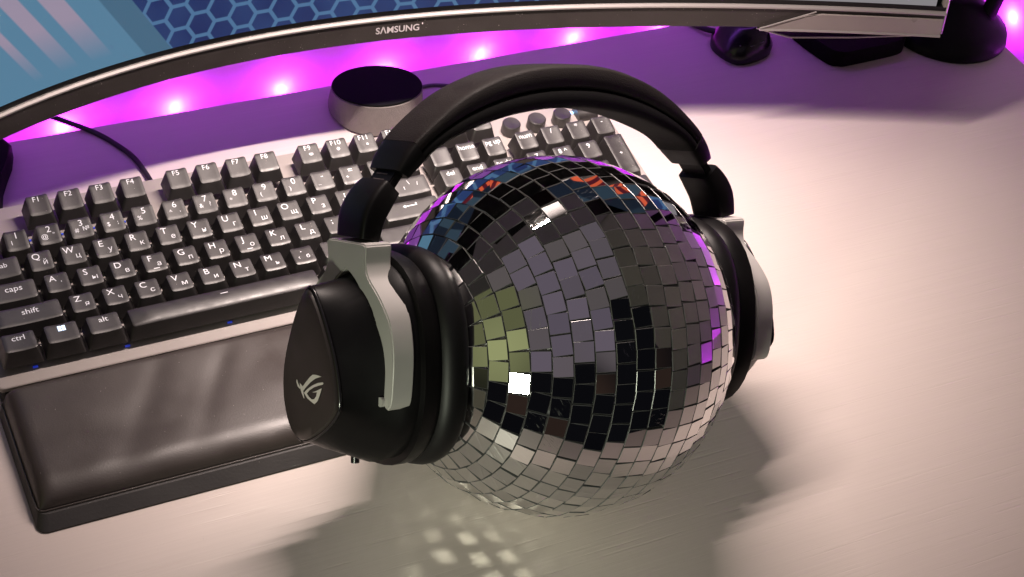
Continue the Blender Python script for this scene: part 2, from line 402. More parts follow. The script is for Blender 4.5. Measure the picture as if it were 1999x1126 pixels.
# wall arm that carries the monitor from behind
bm = bmesh.new(); box(bm, .25, .33, .200, .2425, .24, .32); place(finish('wall_arm', bm, M_mblack, mon, bevel=.003))
def low_box(name, pts, h, label, cat):
    c = Vector((sum(p[0] for p in pts) / len(pts), sum(p[1] for p in pts) / len(pts)))
    bm = bmesh.new(); P = catmull([(p[0] - c.x, p[1] - c.y, 0) for p in pts], 4, True)
    def ring(z, k): return [(p.x * k, p.y * k, z) for p in P]
    loft(bm, [ring(0, .98), ring(.001, 1), ring(h - .002, .99), ring(h, .95)])
    o = finish(name, bm, M_mblack, None, smooth=40); o.location = (c.x, c.y, 0); setp(o, label, cat)
low_box('hub_box', [(.641, .180), (.648, .139), (.656, .130), (.667, .1285), (.708, .1300), (.719, .134), (.724, .145), (.724, .185), (.70, .195), (.66, .195)], .013, 'low black box with rounded corners under the right end of the monitor', 'box')
low_box('hub_box', [(.049, .205), (.0375, .160), (.030, .135), (.020, .128), (-.030, .130), (-.045, .145), (-.045, .185), (-.03, .205)], .013, 'black box at the left edge behind the keyboard', 'box')

# lamp bar on the top edge of the monitor (above the frame): housing open below, unseen hood plate added at the rear to block light falling behind
lb = empty('lamp_bar', (.31, .03, .45)); setp(lb, 'slim dark lamp bar clipped on top of the monitor and lighting the desk', 'lamp')
bm = bmesh.new(); box(bm, -.22, .22, -.012, .0125, .0, .014); finish('lamp_housing', bm, M_mblack, lb, bevel=.002)
bm = bmesh.new(); box(bm, -.22, .22, .0127, .0145, -.036, .014); finish('added_lamp_hood', bm, M_mblack, lb, smooth=0)
bm = bmesh.new(); box(bm, -.03, .03, .0147, .165, .002, .010); finish('lamp_clip', bm, M_mblack, lb, bevel=.002)

# ------------------------------------------------------------------ keyboard
U = .01905; KT = math.tan(R(5))
kb = empty('keyboard', (.216, .0, 0)); setp(kb, 'black mechanical keyboard with a silver top plate and white latin and cyrillic key legends', 'keyboard')
KINV = Matrix.Translation((-.216, 0, 0))
def kplace(o): o.matrix_parent_inverse = KINV; return o
def pz(y): return .0160 + KT * y
KX0, KX1, KY0, KY1 = -.0045, .4365, -.0178, .1195
def rrect(x0, x1, y0, y1, r_, n=5):
    out_ = []
    for cx_, cy_, a0 in ((x1 - r_, y1 - r_, 0), (x0 + r_, y1 - r_, 90), (x0 + r_, y0 + r_, 180), (x1 - r_, y0 + r_, 270)):
        for k in range(n): a = R(a0 + 90 * k / (n - 1)); out_.append((cx_ + r_ * math.cos(a), cy_ + r_ * math.sin(a)))
    return out_
P = rrect(KX0, KX1, KY0, KY1, .003)
bm = bmesh.new()
loft(bm, [[(x, y, pz(y) - .0030) for x, y in P], [(x, y, pz(y) - .0005) for x, y in P], [(x + (.0005 if x < .2 else -.0005), y + (.0005 if y < .05 else -.0005), pz(y)) for x, y in P]])
kplace(finish('top_plate', bm, M_plate, kb, smooth=30))
P2 = rrect(KX0 + .001, KX1 - .001, KY0 + .001, KY1 - .001, .003)
bm = bmesh.new(); loft(bm, [[(x, y, .0005) for x, y in P2], [(x, y, pz(y) - .0031) for x, y in P2]]); kplace(finish('hull', bm, M_hull, kb, smooth=30))

SL = {5.25: .22, 4: .20, 3: .12, 2: .04, 1: -.03, 0: -.05}
def row_h(y): return .0148 + .0012 * ((y - 2.2) / 2.5) ** 2
CAPH = .0108
def key_top(w, row, h2=1.):
    sl = SL.get(row, .02)
    hw = (w * U - .0064) / 2; hd = (h2 * U - .0057) / 2
    return sl, hw, hd
_kc = {}
def dense(pts, m_=5):
    """more points along the long straight sides, so that the dish and the bar keep their curve"""
    out_ = []
    for i, p in enumerate(pts):
        q = pts[(i + 1) % len(pts)]; out_.append(p)
        if i % 4 == 3: out_ += [(p[0] + (q[0] - p[0]) * k / m_, p[1] + (q[1] - p[1]) * k / m_) for k in range(1, m_)]
    return out_
def cap_mesh(w, row, h2=1.):
    key = (w, row, h2)
    if key in _kc: return _kc[key]
    sl, hw, hd = key_top(w, row, h2); bw = (w * U - .0012) / 2; bd = (h2 * U - .0012) / 2
    H = row_h(row); b0 = H - CAPH
    bm = bmesh.new(); n = 4
    bot = dense(rrect(-bw, bw, -bd, bd, .0010, n)); mid = dense(rrect(-hw - .0002, hw + .0002, -hd - .0002, hd + .0002, .0016, n))
    dz = .0006
    ins = dense(rrect(-hw + .0005, hw - .0005, -hd + .0005, hd - .0005, .0013, n))
    def tz(x, y):
        q = min(1, abs(x) / hw) if w < 2.5 else 0
        if w >= 6: return H + sl * y - .0012 * (y / hd) ** 2       # convex bar
        return H + sl * y - dz * (1 - q * q)
    tb = [(x, y + .0004, H + sl * y - .0004 - (.0012 * (y / hd) ** 2 if w >= 6 else dz * (1 - min(1, abs(x) / hw) ** 2))) for x, y in mid]
    loops = [[(x, y, b0) for x, y in bot], tb, [(x, y + .0004, H + sl * y - (0.00005 if w < 6 else .0012 * (y / hd) ** 2) - (dz * (1 - min(1, (abs(x) / hw)) ** 2) if w < 6 else 0)) for x, y in ins]]
    rows_ = loft(bm, loops, cap0=True, cap1=False)
    # dished top as a grid clipped to a rounded rectangle: fan of shrinking loops
    last = rows_[-1]; prev = last
    for k in (.75, .5, .25):
        cur = [bm.verts.new((x * k, y * k + .0004, (H + sl * y * k - (.0012 * (y * k / hd) ** 2 if w >= 6 else dz * (1 - (abs(x * k) / hw) ** 2)))) ) for x, y in ins]
        for i in range(len(cur)): j = (i + 1) % len(cur); bm.faces.new((prev[i], prev[j], cur[j], cur[i]))
        prev = cur
    c_ = bm.verts.new((0, .0004, H - (0 if w >= 6 else dz)))
    for i in range(len(prev)): j = (i + 1) % len(prev); bm.faces.new((prev[i], prev[j], c_))
    me = bpy.data.meshes.new('keycap'); bmesh.ops.recalc_face_normals(bm, faces=bm.faces); bm.to_mesh(me); bm.free()
    me.materials.append(M_key); me.polygons.foreach_set('use_smooth', [True] * len(me.polygons)); me.set_sharp_from_angle(angle=R(32))
    _kc[key] = me; return me
def legend(parent, w, row, items, h2=1., m_=None):
    """items: (text or 'WIN'/'ENTER'/'DOT'.., size, x, y) in metres on the key top"""
    sl, hw, hd = key_top(w, row, h2); H = row_h(row); bm = bmesh.new()
    def tz(x, y):
        z = H + sl * (y - .0004) + .00016
        z -= (.0012 * (y / hd) ** 2) if w >= 6 else .0006 * (1 - min(1, abs(x) / hw) ** 2)
        return z
    for s, size, x, y in items:
        if s == 'WIN':
            for i in (-1, 1):
                for j in (-1, 1):
                    a, b_ = x + i * .00115, y + j * .00105
                    q = [(a - .001, b_ - .0009), (a + .001, b_ - .0009), (a + .001, b_ + .0009), (a - .001, b_ + .0009)]
                    bm.faces.new([bm.verts.new((u_, v_, tz(u_, v_))) for u_, v_ in q])
            continue
        if s == 'ENTER':
            for q in ([(-.0035, -.0003), (.0045, -.0003), (.0045, .0004), (-.0035, .0004)], [(.0038, .0004), (.0045, .0004), (.0045, .0018), (.0038, .0018)], [(-.0050, .00005), (-.0032, -.0013), (-.0032, .0014)]):
                bm.faces.new([bm.verts.new((x + u_, y + v_, tz(x + u_, y + v_))) for u_, v_ in q])
            continue
        if s == 'BAR':
            q = [(-size, -.0003), (size, -.0003), (size, .0003), (-size, .0003)]
            bm.faces.new([bm.verts.new((x + u_, y + v_, tz(x + u_, y + v_))) for u_, v_ in q]); continue
        if s == 'BALL':
            bm.faces.new([bm.verts.new((x + size * math.cos(t_), y + size * math.sin(t_), tz(x, y) + .00005)) for t_ in [2 * math.pi * k / 14 for k in range(14)]]); continue
        vs, fs = text_mesh(s, size, 0.)
        V = [bm.verts.new((x + a, y + b_, tz(x + a, y + b_))) for a, b_ in vs]
        for f in fs:
            if len(set(f)) > 2 and bm.faces.get([V[i] for i in f]) is None: bm.faces.new([V[i] for i in f])
    o = finish('legend', bm, m_ or M_legend, parent, smooth=0); return o
def key(name, xu, row, w=1., items=(), h2=1., m_=None, yy=None):
    y = (row if yy is None else yy) * U
    me = cap_mesh(w, row, h2); o = bpy.data.objects.new(name, me); link(o, kb); kplace(o)
    o.matrix_basis = Matrix.Translation((xu * U, y, pz(y))) @ Matrix.Rotation(R(5), 4, 'X') @ Matrix.Rotation(R(random.uniform(-.5, .5)), 4, 'Z')
    if items: legend(o, w, row, items, h2, m_)
    return o
A = .0062   # big letter size
def let(lat, cyr): return [(lat, A, -.0022, .0033), (cyr, .0052, .0024, -.0012)]
# function row
for i, x in enumerate([2.5, 3.5, 4.5, 5.5, 7, 8, 9, 10, 11.5, 12.5, 13.5, 14.5]):
    it = [('F%d' % (i + 1), .0050, -.0006, .0042)]
    if i in (8,): it.append(('BALL', .0014, .0006, -.0004))
    if i == 9: it += [('Ф', .0036, .0002, -.0006)]
    if i in (10, 11): it.append(('BALL', .0009, .0008, -.0008))
    key('keycap', x, 5.25, 1, it)
key('keycap', .5, 5.25, 1, [('esc', .0042, 0, .004)])
for x in (15.75, 16.75, 17.75): key('keycap', x, 5.25, 1, [({15.75: 'prt', 16.75: 'scr', 17.75: 'pau'}[x], .0038, 0, .004)])
num = [('`', '~', 'ё'), ('1', 'I', ''), ('2', '@', '"'), ('3', '#', '№'), ('4', '$', ';'), ('5', '%', ''), ('6', '^', ','), ('7', '&', '?'), ('8', '*', ''), ('9', '(', ''), ('0', ')', ''), ('-', '_', ''), ('=', '+', '')]
for i, (a, b_, c_) in enumerate(num):
    it = [(a, .0060, .0004, .0034), (b_, .0042, -.0028, -.0012)]
    if c_: it.append((c_, .0040, .0028, -.0008))
    key('keycap', .5 + i, 4, 1, it)
key('backspace_key', 14, 4, 2, [('BAR', .003, 0, .002)])
for i, (a, b_) in enumerate(zip('QWERTYUIOP', 'йцукенгшщз')): key('keycap', 2 + i, 3, 1, let(a, b_))
key('keycap', 12, 3, 1, [('[', .0042, -.001, .003), ('{', .0034, -.003, -.001), ('х', .004, .0026, -.0012)]); key('keycap', 13, 3, 1, [(']', .0042, 0, .003), ('ъ', .004, .0026, -.0012)])
key('keycap', 14.25, 3, 1.5, [('\\', .0046, -.001, .003), ('I', .0036, -.005, -.001), ('/', .0038, .0045, .001)])
key('tab_key', .75, 3, 1.5, [('tab', .0046, .002, .002)])
for i, (a, b_) in enumerate(zip('ASDFGHJKL', 'фывапролд')):
    it = let(a, b_)
    if a in 'FJ': it.append(('BAR', .0018, 0, -.0045))
    key('keycap', 2.25 + i, 2, 1, it)
key('keycap', 11.25, 2, 1, let(';', 'ж')); key('keycap', 12.25, 2, 1, let("'", 'э'))
key('enter_key', 13.875, 2, 2.25, [('ENTER', 0, 0, .0028)])
key('caps_lock_key', .875, 2, 1.75, [('caps', .0058, .0015, .0022)])
for i, (a, b_) in enumerate(zip('ZXCVBNM', 'ячсмить')): key('keycap', 2.75 + i, 1, 1, let(a, b_))
key('keycap', 9.75, 1, 1, [('‹', .004, -.003, -.001), ('·', .006, -.0006, .003), ('б', .0042, .0026, -.0012)])
key('keycap', 10.75, 1, 1, [('›', .004, -.003, -.001), ('ю', .0042, .0026, -.0012)]); key('keycap', 11.75, 1, 1, [('?', .004, -.003, .003), ('/', .0042, .002, -.0012)])
key('shift_key', 1.125, 1, 2.25, [('shift', .0058, .0015, .0022)]); key('shift_key', 13.625, 1, 2.75, [('shift', .0058, .004, .0022)])
key('control_key', .625, 0, 1.25, [('ctrl', .0056, 0, .0030)]); key('keycap', 1.875, 0, 1.25, [('WIN', 0, .0004, .0034)], m_=M_legend_lit); key('alt_key', 3.125, 0, 1.25, [('alt', .0056, .0002, .0032)])
key('space_bar', 6.875, 0, 6.25, [('BAR', .0022, 0, .0030)])
for x, s in ((10.625, 'alt'), (11.875, 'fn'), (13.125, 'menu'), (14.375, 'ctrl')): key('keycap', x, 0, 1.25, [(s, .0044, 0, .003)])
for x, y, s in ((15.75, 4, ''), (16.75, 4, 'home'), (17.75, 4, 'pg up'), (15.75, 3, 'del'), (16.75, 3, 'end'), (17.75, 3, 'pg dn')):
    key('keycap', x, y, 1, [(s, .0050, 0, .0034)] if s else ())
for x, y in ((16.75, 1), (15.75, 0), (16.75, 0), (17.75, 0)): key('arrow_key', x, y, 1, [('^', .005, 0, .002)])
for x, y, s in ((19, 4, 'num'), (20, 4, '/'), (21, 4, '*'), (22, 4, '-'), (19, 3, '7'), (20, 3, '8 ^'), (21, 3, '9'), (19, 2, '4'), (20, 2, '5'), (21, 2, '6'), (19, 1, '1'), (20, 1, '2'), (21, 1, '3'), (21, 0, '.')):
    key('number_pad_key', x, y, 1, [(s, .0054, 0, .0032)] if s != '6' else [('›', .005, .002, .003)])
key('number_pad_key', 22, 3, 1, [('+', .0046, 0, .001)], h2=2., yy=2.5); key('number_pad_key', 22, 1, 1, [('ent', .0042, 0, .004)], h2=2., yy=.5); key('number_pad_key', 19.5, 0, 2, [('0', .0044, 0, .0034)])
# round media keys and the volume roller
for xu, s in ((19.05, '‹'), (20.05, 'x'), (21.05, '›')):
    y = 5.27 * U; bm = bmesh.new(); n = 24
    def cl(r_, z): return [(r_ * math.cos(2 * math.pi * k / n), r_ * math.sin(2 * math.pi * k / n), z) for k in range(n)]
    loft(bm, [cl(.0064, .0008), cl(.0062, .0078), cl(.0056, .0084), cl(.002, .0080)])
    o = finish('media_button', bm, M_key, kb, smooth=35); kplace(o); o.matrix_basis = Matrix.Translation((xu * U, y, pz(y))) @ Matrix.Rotation(R(5), 4, 'X')
bm = bmesh.new(); y = 5.4 * U; loft(bm, [[(22.1 * U + .0004 * k, y + .006 * math.cos(t_), pz(y) + .006 * math.sin(t_)) for t_ in [2 * math.pi * j / 20 for j in range(20)]] for k in range(-18, 19, 4)])
kplace(finish('volume_roller', bm, M_key, kb, smooth=40))
bm = bmesh.new(); y = 5.55 * U; box(bm, 21.35 * U, 21.75 * U, y, y + .002, pz(y) + .0002, pz(y) + .001)
kplace(finish('status_light', bm, mat('status_led', (.3, .5, 1), .4, emit=(.3, .6, 1, 2.2)), kb))
# blue key-lighting diodes low between the keys
bm = bmesh.new()
for xu, yr in [(2, 4.6), (3, 4.6), (4.1, 4.6), (5, 4.6), (7.4, 4.62), (8.4, 4.62), (9.3, 4.62), (10, 4.6), (2.4, .52), (6.9, -.40), (3.7, -.42), (.95, -.42)]:
    y = yr * U; box(bm, xu * U - .0014, xu * U + .0014, y - .0004, y + .0004, pz(y) + .0002, pz(y) + .0012)
setp(kplace(finish('key_light', bm, mat('key_diode', (.05, .1, .5), .4, emit=(.03, .07, 1, .25)), kb, smooth=0)))

# ------------------------------------------------------------------ wrist rest
wr = empty('wrist_rest', (.216, -.066, 0)); setp(wr, 'padded dark brown leatherette wrist rest in front of the keyboard', 'wrist rest')
WINV = Matrix.Translation((-.216, .066, 0))
WX0, WX1 = -.0055, .4375
def wloop(x0, x1, y0, y1, z, r_): return [(a, b_, z) for a, b_ in rrect(x0, x1, y0, y1, r_, 6)]
bm = bmesh.new()
loft(bm, [wloop(WX0 - .0015, WX1 + .0015, -.1135, -.0185, 0, .006), wloop(WX0 - .0015, WX1 + .0015, -.1135, -.0185, .0012, .006), wloop(WX0 + .0012, WX1 - .0012, -.1060, -.0188, .0062, .005)])
o = finish('rest_base', bm, M_restbase, wr, smooth=30); o.matrix_parent_inverse = WINV
bm = bmesh.new(); nx, ny = 150, 44; grid = []
from mathutils import noise
cx0, cx1, cy0, cy1 = WX0 + .0012, WX1 - .0012, -.1035, -.0192
for j in range(ny + 1):
    row = []
    for i in range(nx + 1):
        u_, v_ = i / nx, j / ny
        x = cx0 + (cx1 - cx0) * u_; y = cy0 + (cy1 - cy0) * v_
        dx = min(x - cx0, cx1 - x); dyf = y - cy0; dyb = cy1 - y
        def edge(d, r_): d = min(d / r_, 1); return math.sqrt(max(0, 1 - (1 - d) ** 2))
        e = edge(dx, .009) * edge(dyf, .016) * edge(dyb, .006)
        z = .0063 + e * (.0095 + .0035 * v_)
        w_ = noise.noise(Vector((x * 14 + y * 30, y * 26 - x * 8, 3.1))) * .9 + .6 * noise.noise(Vector((x * 34 - y * 22, y * 34, 8.)))
        # diagonal pull folds as seen near the left end
        for (fx, fy, ww, am) in ((.074, -.045, .0075, .0010), (.110, -.050, .006, .0010), (.045, -.090, .010, .0007)):
            t_ = (x - fx) * .86 - (y - fy) * .50; s_ = (x - fx) * .5 + (y - fy) * .86
            z -= e * am * math.exp(-(t_ / ww) ** 2) * math.exp(-(s_ / .034) ** 2)
        z += e * w_ * .0007
        row.append(bm.verts.new((x, y, z)))
    grid.append(row)
for j in range(ny):
    for i in range(nx): bm.faces.new((grid[j][i], grid[j][i + 1], grid[j + 1][i + 1], grid[j + 1][i]))
rim = [grid[0][i] for i in range(nx + 1)] + [grid[j][nx] for j in range(1, ny + 1)] + [grid[ny][i] for i in range(nx - 1, -1, -1)] + [grid[j][0] for j in range(ny - 1, 0, -1)]
low_ = [bm.verts.new((v.co.x, v.co.y, .0058)) for v in rim]
for i in range(len(rim)): j = (i + 1) % len(rim); bm.faces.new((rim[j], rim[i], low_[i], low_[j]))
o = finish('cushion', bm, M_rest, wr, smooth=60); o.matrix_parent_inverse = WINV
bm = bmesh.new(); pp_ = [Vector((a, b_, .0066)) for a, b_ in rrect(cx0 - .0003, cx1 + .0003, cy0 - .0004, cy1, .004, 6)]; tube(bm, pp_ + [pp_[0]], .0006, 6)
o = finish('piping', bm, M_rest, wr); o.matrix_parent_inverse = WINV

# ------------------------------------------------------------------ mirror ball
BC = Vector((.26430197, -.14863037, .0958)); BR = .09563
AX = Vector((.9646832, .10355341, -.24220448)).normalized()
ref = (CAM - BC).normalized(); B1 = (ref - ref.dot(AX) * AX).normalized(); B2 = AX.cross(B1)
BM = Matrix.Identity(4)
for i in range(3): BM[i][0], BM[i][1], BM[i][2] = B1[i], B2[i], AX[i]
BM.translation = BC
mb = empty('mirror_ball', mtx=BM); setp(mb, 'round mirror ball covered in small square mirror tiles wearing the headphones', 'mirror ball')
bm = bmesh.new(); bmesh.ops.create_uvsphere(bm, u_segments=96, v_segments=48, radius=BR - .0018)
finish('ball_core', bm, M_core, mb, smooth=80)
bm = bmesh.new(); colay = bm.loops.layers.float_color.new('tile')
PITCH = R(6.25)
rr = random.Random(11)
lat = -13.967 + 3.1
lats = [R(-13.967 + 3.125 + 6.25 * k) for k in range(-12, 17)]
for la in lats:
    if abs(la) > R(88): continue
    cnt = max(3, int(2 * math.pi * BR * math.cos(la) / .01030)); ph0 = rr.random() * 6.28
    lo_ = ph0
    for k in range(cnt):
        lo_ = ph0 + 2 * math.pi * k / cnt + rr.gauss(0, .0025)
        nrm = Vector((math.cos(la) * math.cos(lo_), math.cos(la) * math.sin(lo_), math.sin(la)))
        ea = Vector((-math.sin(lo_), math.cos(lo_), 0)); no_ = nrm.cross(ea) * -1; no_ = ea.cross(nrm) * -1
        # small tilts: each tile was glued by hand
        q = Matrix.Rotation(R(rr.gauss(0, .8)), 3, ea) @ Matrix.Rotation(R(rr.gauss(0, .8)), 3, no_) @ Matrix.Rotation(R(rr.gauss(0, 2.2)), 3, nrm)
        nn, ee, oo = q @ nrm, q @ ea, q @ no_
        lift = rr.uniform(-.0001, .0003); h = .00502 * min(1, 1)
        if rr.random() < .03: nn = Matrix.Rotation(R(rr.uniform(-5, 5)), 3, ea) @ nn
        oo = (nn.cross(ee)).normalized(); ee = oo.cross(nn).normalized()
        c_ = nrm * (BR + lift); ch = .00022
        ws = min(h, math.pi * BR * math.cos(la) / cnt * .975)
        top = [c_ + ee * a * (ws - ch) + oo * b_ * (h - ch) for a, b_ in ((-1, -1), (1, -1), (1, 1), (-1, 1))]
        mid_ = [c_ - nn * ch + ee * a * ws + oo * b_ * h for a, b_ in ((-1, -1), (1, -1), (1, 1), (-1, 1))]
        low2 = [p - nn * .0014 for p in mid_]
        T_, M_, L_ = ([bm.verts.new(p) for p in s] for s in (top, mid_, low2))
        fs = [bm.faces.new(T_)]
        for a, b_ in ((T_, M_), (M_, L_)):
            for i in range(4):
                j = (i + 1) % 4; f = bm.faces.new((a[i], b_[i], b_[j], a[j])); f.material_index = 1; fs.append(f)
        col = (rr.random(), 1.0 if rr.random() < .12 else rr.random() * .15, 0, 1)
        for f in fs:
            for lp in f.loops: lp[colay] = col
finish('mirror_tiles', bm, [M_mirror, M_glassedge], mb, smooth=0)
# glitter thread lying in the seams between tile rings
bm = bmesh.new()
for la in lats:
    for side in (1,):
        l2 = la + PITCH / 2
        if abs(l2) > R(80): continue
        cnt = int(230 * math.cos(l2))
        for k in range(cnt):
            if rr.random() < (.15 if abs(math.degrees(l2) + 2) < 24 else .6): continue
            a = 2 * math.pi * k / cnt + rr.gauss(0, .008); d = Vector((math.cos(l2) * math.cos(a), math.cos(l2) * math.sin(a), math.sin(l2)))
            p = d * (BR - .0001); s = rr.uniform(.00025, .00055)
            t1_ = Vector((rr.gauss(0, 1), rr.gauss(0, 1), rr.gauss(0, 1))).normalized(); t2_ = t1_.cross(d).normalized(); t3 = t1_.cross(t2_)
            bm.faces.new([bm.verts.new(p + q_) for q_ in (t1_ * s, t2_ * s, t3 * s)])
finish('glitter_seams', bm, mat('glitter', (.8, .8, .82), .2, metal=1.), mb, smooth=0)['kind'] = 'stuff'

# ------------------------------------------------------------------ headphones (built in their own frame: s across, h up the band, w front/back)
HT = Vector((0.26178239, -0.14742058, 0.0944)); HF = ((0.9658499246, 0.1611360095, 0.2029017239), (0.0804909037, 0.5577525172, -0.8260952391), (-0.2462826375, 0.8142157675, 0.5257352437))
HM = Matrix.Identity(4)
for i in range(3):
    for j in range(3): HM[i][j] = HF[i][j]
HM.translation = HT
hp = empty('headphones', mtx=HM); setp(hp, 'black and silver over-ear headphones clamped round the mirror ball', 'headphones')
outer = [(-.1030, .0935), (-.0970, .1035), (-.0855, .1145), (-.066, .1285), (-.045, .1378), (-.0236, .1430), (0, .1444)]
inner = [(-.0960, .0888), (-.0905, .0940), (-.0800, .1035), (-.0620, .1112), (-.0400, .1176), (-.0180, .1210), (0, .1218)]
def mirr(l_): return l_ + [(-a, b_) for a, b_ in l_[-2::-1]]
O_ = catmull([(a, b_, 0) for a, b_ in mirr(outer)], 6); I_ = catmull([(a, b_, 0) for a, b_ in mirr(inner)], 6)
def sect(o_, i_, hw, n=24, p=4., crown=0.):
    c = (o_ + i_) / 2; d = (o_ - i_) / 2; out_ = []
    for k in range(n):
        t = 2 * math.pi * k / n; ct, st = math.cos(t), math.sin(t)
        a = math.copysign(abs(ct) ** (2 / p), ct); b_ = math.copysign(abs(st) ** (2 / p), st)
        out_.append(c + d * (b_ + crown * (1 - a * a) * (1 if b_ > 0 else 0)) + Vector((0, 0, hw * a)))
    return out_
def band(name, i0, i1, fo, fi, hw, mt, p=5, crown=0.):
    tp = lambda k: 1 - .24 * (abs(k / nB - .5) * 2) ** 3
    bm = bmesh.new(); loops = []
    for k in range(i0, i1 + 1):
        o_, i_ = O_[k], I_[k]; loops.append(sect(i_.lerp(o_, fo), i_.lerp(o_, fi), hw * tp(k), p=p, crown=crown))
    loft(bm, loops); return finish(name, bm, mt, hp, smooth=50)
nB = len(O_) - 1
band('headband', 8, nB - 8, 1.0, .44, .0180, M_fabric, 6, .04)
band('headband_cushion', 8, nB - 8, .47, 0., .0177, M_mblack, 6)
for i0, i1 in ((0, 8), (nB - 8, nB)): band('headband_end_cap', i0, i1, 1.0, 0.0, .0185, M_black, 6)
for sg in (-1, 1):
    def V3(s, h, w): return Vector((sg * s, h, w))
    # slider strip with engraved lines
    bm = bmesh.new()
    def slab(c0, c1, t, hw):
        d = (Vector(c1) - Vector(c0)).normalized(); nrm = Vector((-d.y, d.x)) if True else 0
        pts = [Vector(c0) + nrm * t, Vector(c1) + nrm * t, Vector(c1) - nrm * t, Vector(c0) - nrm * t]
        loft(bm, [[V3(p.x, p.y, -hw) for p in pts], [V3(p.x, p.y, hw) for p in pts]])
    slab((.0985, .0925), (.1075, .0810), .0023, .0098)
    sl_ = finish('slider', bm, M_black, hp, bevel=.0006)
    bm = bmesh.new()
    for k, (ww, off) in enumerate(((.006, .0), (.006, .0034))):
        c = Vector((.1008, .0895)) + Vector((.0090, -.0115)).normalized() * off; nrm = Vector((.0115, .0090)).normalized()
        p = c + nrm * .0026; d = Vector((.0085, -.0115)).normalized() * .00035
        bm.faces.new([bm.verts.new(V3(*(p + d * a), w_)) for a, w_ in ((-1, -.006), (-1, .004), (1, .004), (1, -.006))])
    finish('slider_marks', bm, mat('slider_mark', (.09, .07, .07), .5), sl_, smooth=0)
    # hinge block: bent from the slider down to the yoke
    path = catmull([(.1045, .0850, 0), (.1100, .0790, 0), (.1150, .0710, 0), (.1175, .0600, 0)], 6); loops = []
    for k, p in enumerate(path):
        d = (path[min(k + 1, len(path) - 1)] - path[max(k - 1, 0)]).normalized(); nrm = Vector((-d.y, d.x, 0)); t = (.0056 + .0010 * math.sin(math.pi * k / 18))
        sec = sect(p - nrm * t, p + nrm * t, .0125 + .001 * math.sin(math.pi * k / 18), p=7); loops.append([V3(*q) for q in sec])
    bm = bmesh.new(); loft(bm, loops); finish('hinge_block', bm, M_black, hp, smooth=40)
    # silver yoke: a fork in the plane of the cup, curving inwards
    half_o = [(.0, .0590), (.0170, .0590), (.0185, .0575), (.0178, .0500), (.0205, .0430), (.0300, .0350), (.0395, .0235), (.0428, .0080), (.0415, -.0095), (.0402, -.0155), (.0385, -.0180), (.0370, -.0188)]
    half_i = [(.0362, -.0188), (.0345, -.0175), (.0338, -.0150), (.0342, -.0095), (.0350, .0010), (.0325, .0125), (.0240, .0255), (.0150, .0345), (.0080, .0410), (.0, .0455)]
    op = catmull([(a, b_, 0) for a, b_ in half_o[1:]], 4); ip = catmull([(a, b_, 0) for a, b_ in half_i], 4)
    # build as strip pairs so that the fork keeps clean quads: both sides
    bm = bmesh.new(); n_ = 40
    def resamp(pl, n):
        L_ = [0]
        for a, b_ in zip(pl, pl[1:]): L_.append(L_[-1] + (b_ - a).length)
        out_ = []; j = 0
        for k in range(n + 1):
            t = L_[-1] * k / n
            while j < len(pl) - 2 and L_[j + 1] < t: j += 1
            f = (t - L_[j]) / max(1e-9, L_[j + 1] - L_[j]); out_.append(pl[j].lerp(pl[j + 1], min(1, f)))
        return out_
    oq = resamp([Vector((0, .059, 0))] + [Vector(p) for p in op], n_); iq = resamp([Vector(p) for p in ip][::-1], n_)
    def sdepth(h):  # outer and inner face of the fork at height h
        return .1245, .1245 - (.0150 if h > .045 else .0150 - .0030 * min(1, (.045 - h) / .03))
    loops = []
    for side in (-1, 1):
        seq = []
        for a, b_ in zip(oq, iq):
            so, si = sdepth((a.y + b_.y) / 2)
            seq.append([V3(so, a.y, side * a.x), V3(so, b_.y, side * b_.x), V3(si, b_.y, side * b_.x), V3(si, a.y, side * a.x)])
        loops.append(seq)
    full = loops[0][::-1] + loops[1][1:]
    loft(bm, full); bmesh.ops.remove_doubles(bm, verts=bm.verts, dist=1e-6)
    finish('yoke', bm, M_silver, hp, smooth=35, bevel=.0011, seg=3)
    for wv in (-.0335, .0335):
        bm = bmesh.new(); loft(bm, [[V3(s, -.0150 + .0024 * math.cos(t_), wv + .0024 * math.sin(t_)) for t_ in [2 * math.pi * k / 18 for k in range(18)]] for s in (.1245, .1262)][::1])
        finish('pivot_cap', bm, M_silver, hp, smooth=40)
    # (the right cup sits a little higher and tighter in its fork)
    def VC(s, h, w): return V3(s - (.004 if sg > 0 and s > .11 else 0), h + (.006 if sg > 0 else 0), w)
    # ear cup: housing from the pad ring out to the slanted face plate
    face = [(-.0010, .0385), (-.0100, .0290), (-.0190, .0130), (-.0255, -.0040), (-.0262, -.0200), (-.0215, -.0330), (-.0130, -.0395), (-.0030, -.0385), (.0120, -.0310), (.0240, -.0215), (.0272, -.0140), (.0240, .0020), (.0165, .0180), (.0080, .0310)]
    fp = catmull([(a, b_, 0) for a, b_ in face], 4, True)
    def dring(s, rw, rh, cw=0., chh=0., p=2.4, n=56, blend=0.):
        out_ = []
        for q in fp:
            ang = math.atan2(q.y + .004, q.x); c_, s_ = math.cos(ang), math.sin(ang)
            rad = (abs(c_ / rw) ** p + abs(s_ / rh) ** p) ** (-1 / p)
            tx, ty = cw + rad * c_, chh + rad * s_
            out_.append(VC(s, ty * (1 - blend) + q.y * blend, tx * (1 - blend) + q.x * blend))
        return out_
    bm = bmesh.new()
    loft(bm, [dring(.098, .0440, .0520), dring(.101, .0455, .0535), dring(.108, .0455, .0535), dring(.1085, .0420, .0500), dring(.1105, .0418, .0500),
              dring(.116, .0390, .0480, chh=-.003), dring(.124, .0345, .0455, chh=-.004, blend=.15), dring(.134, .0330, .0450, chh=-.004, blend=.5), dring(.1415, .0300, .0430, chh=-.003, blend=.9), dring(.1430, .029, .042, blend=1.)])
    finish('ear_cup', bm, M_black, hp, smooth=50)
    bm = bmesh.new()
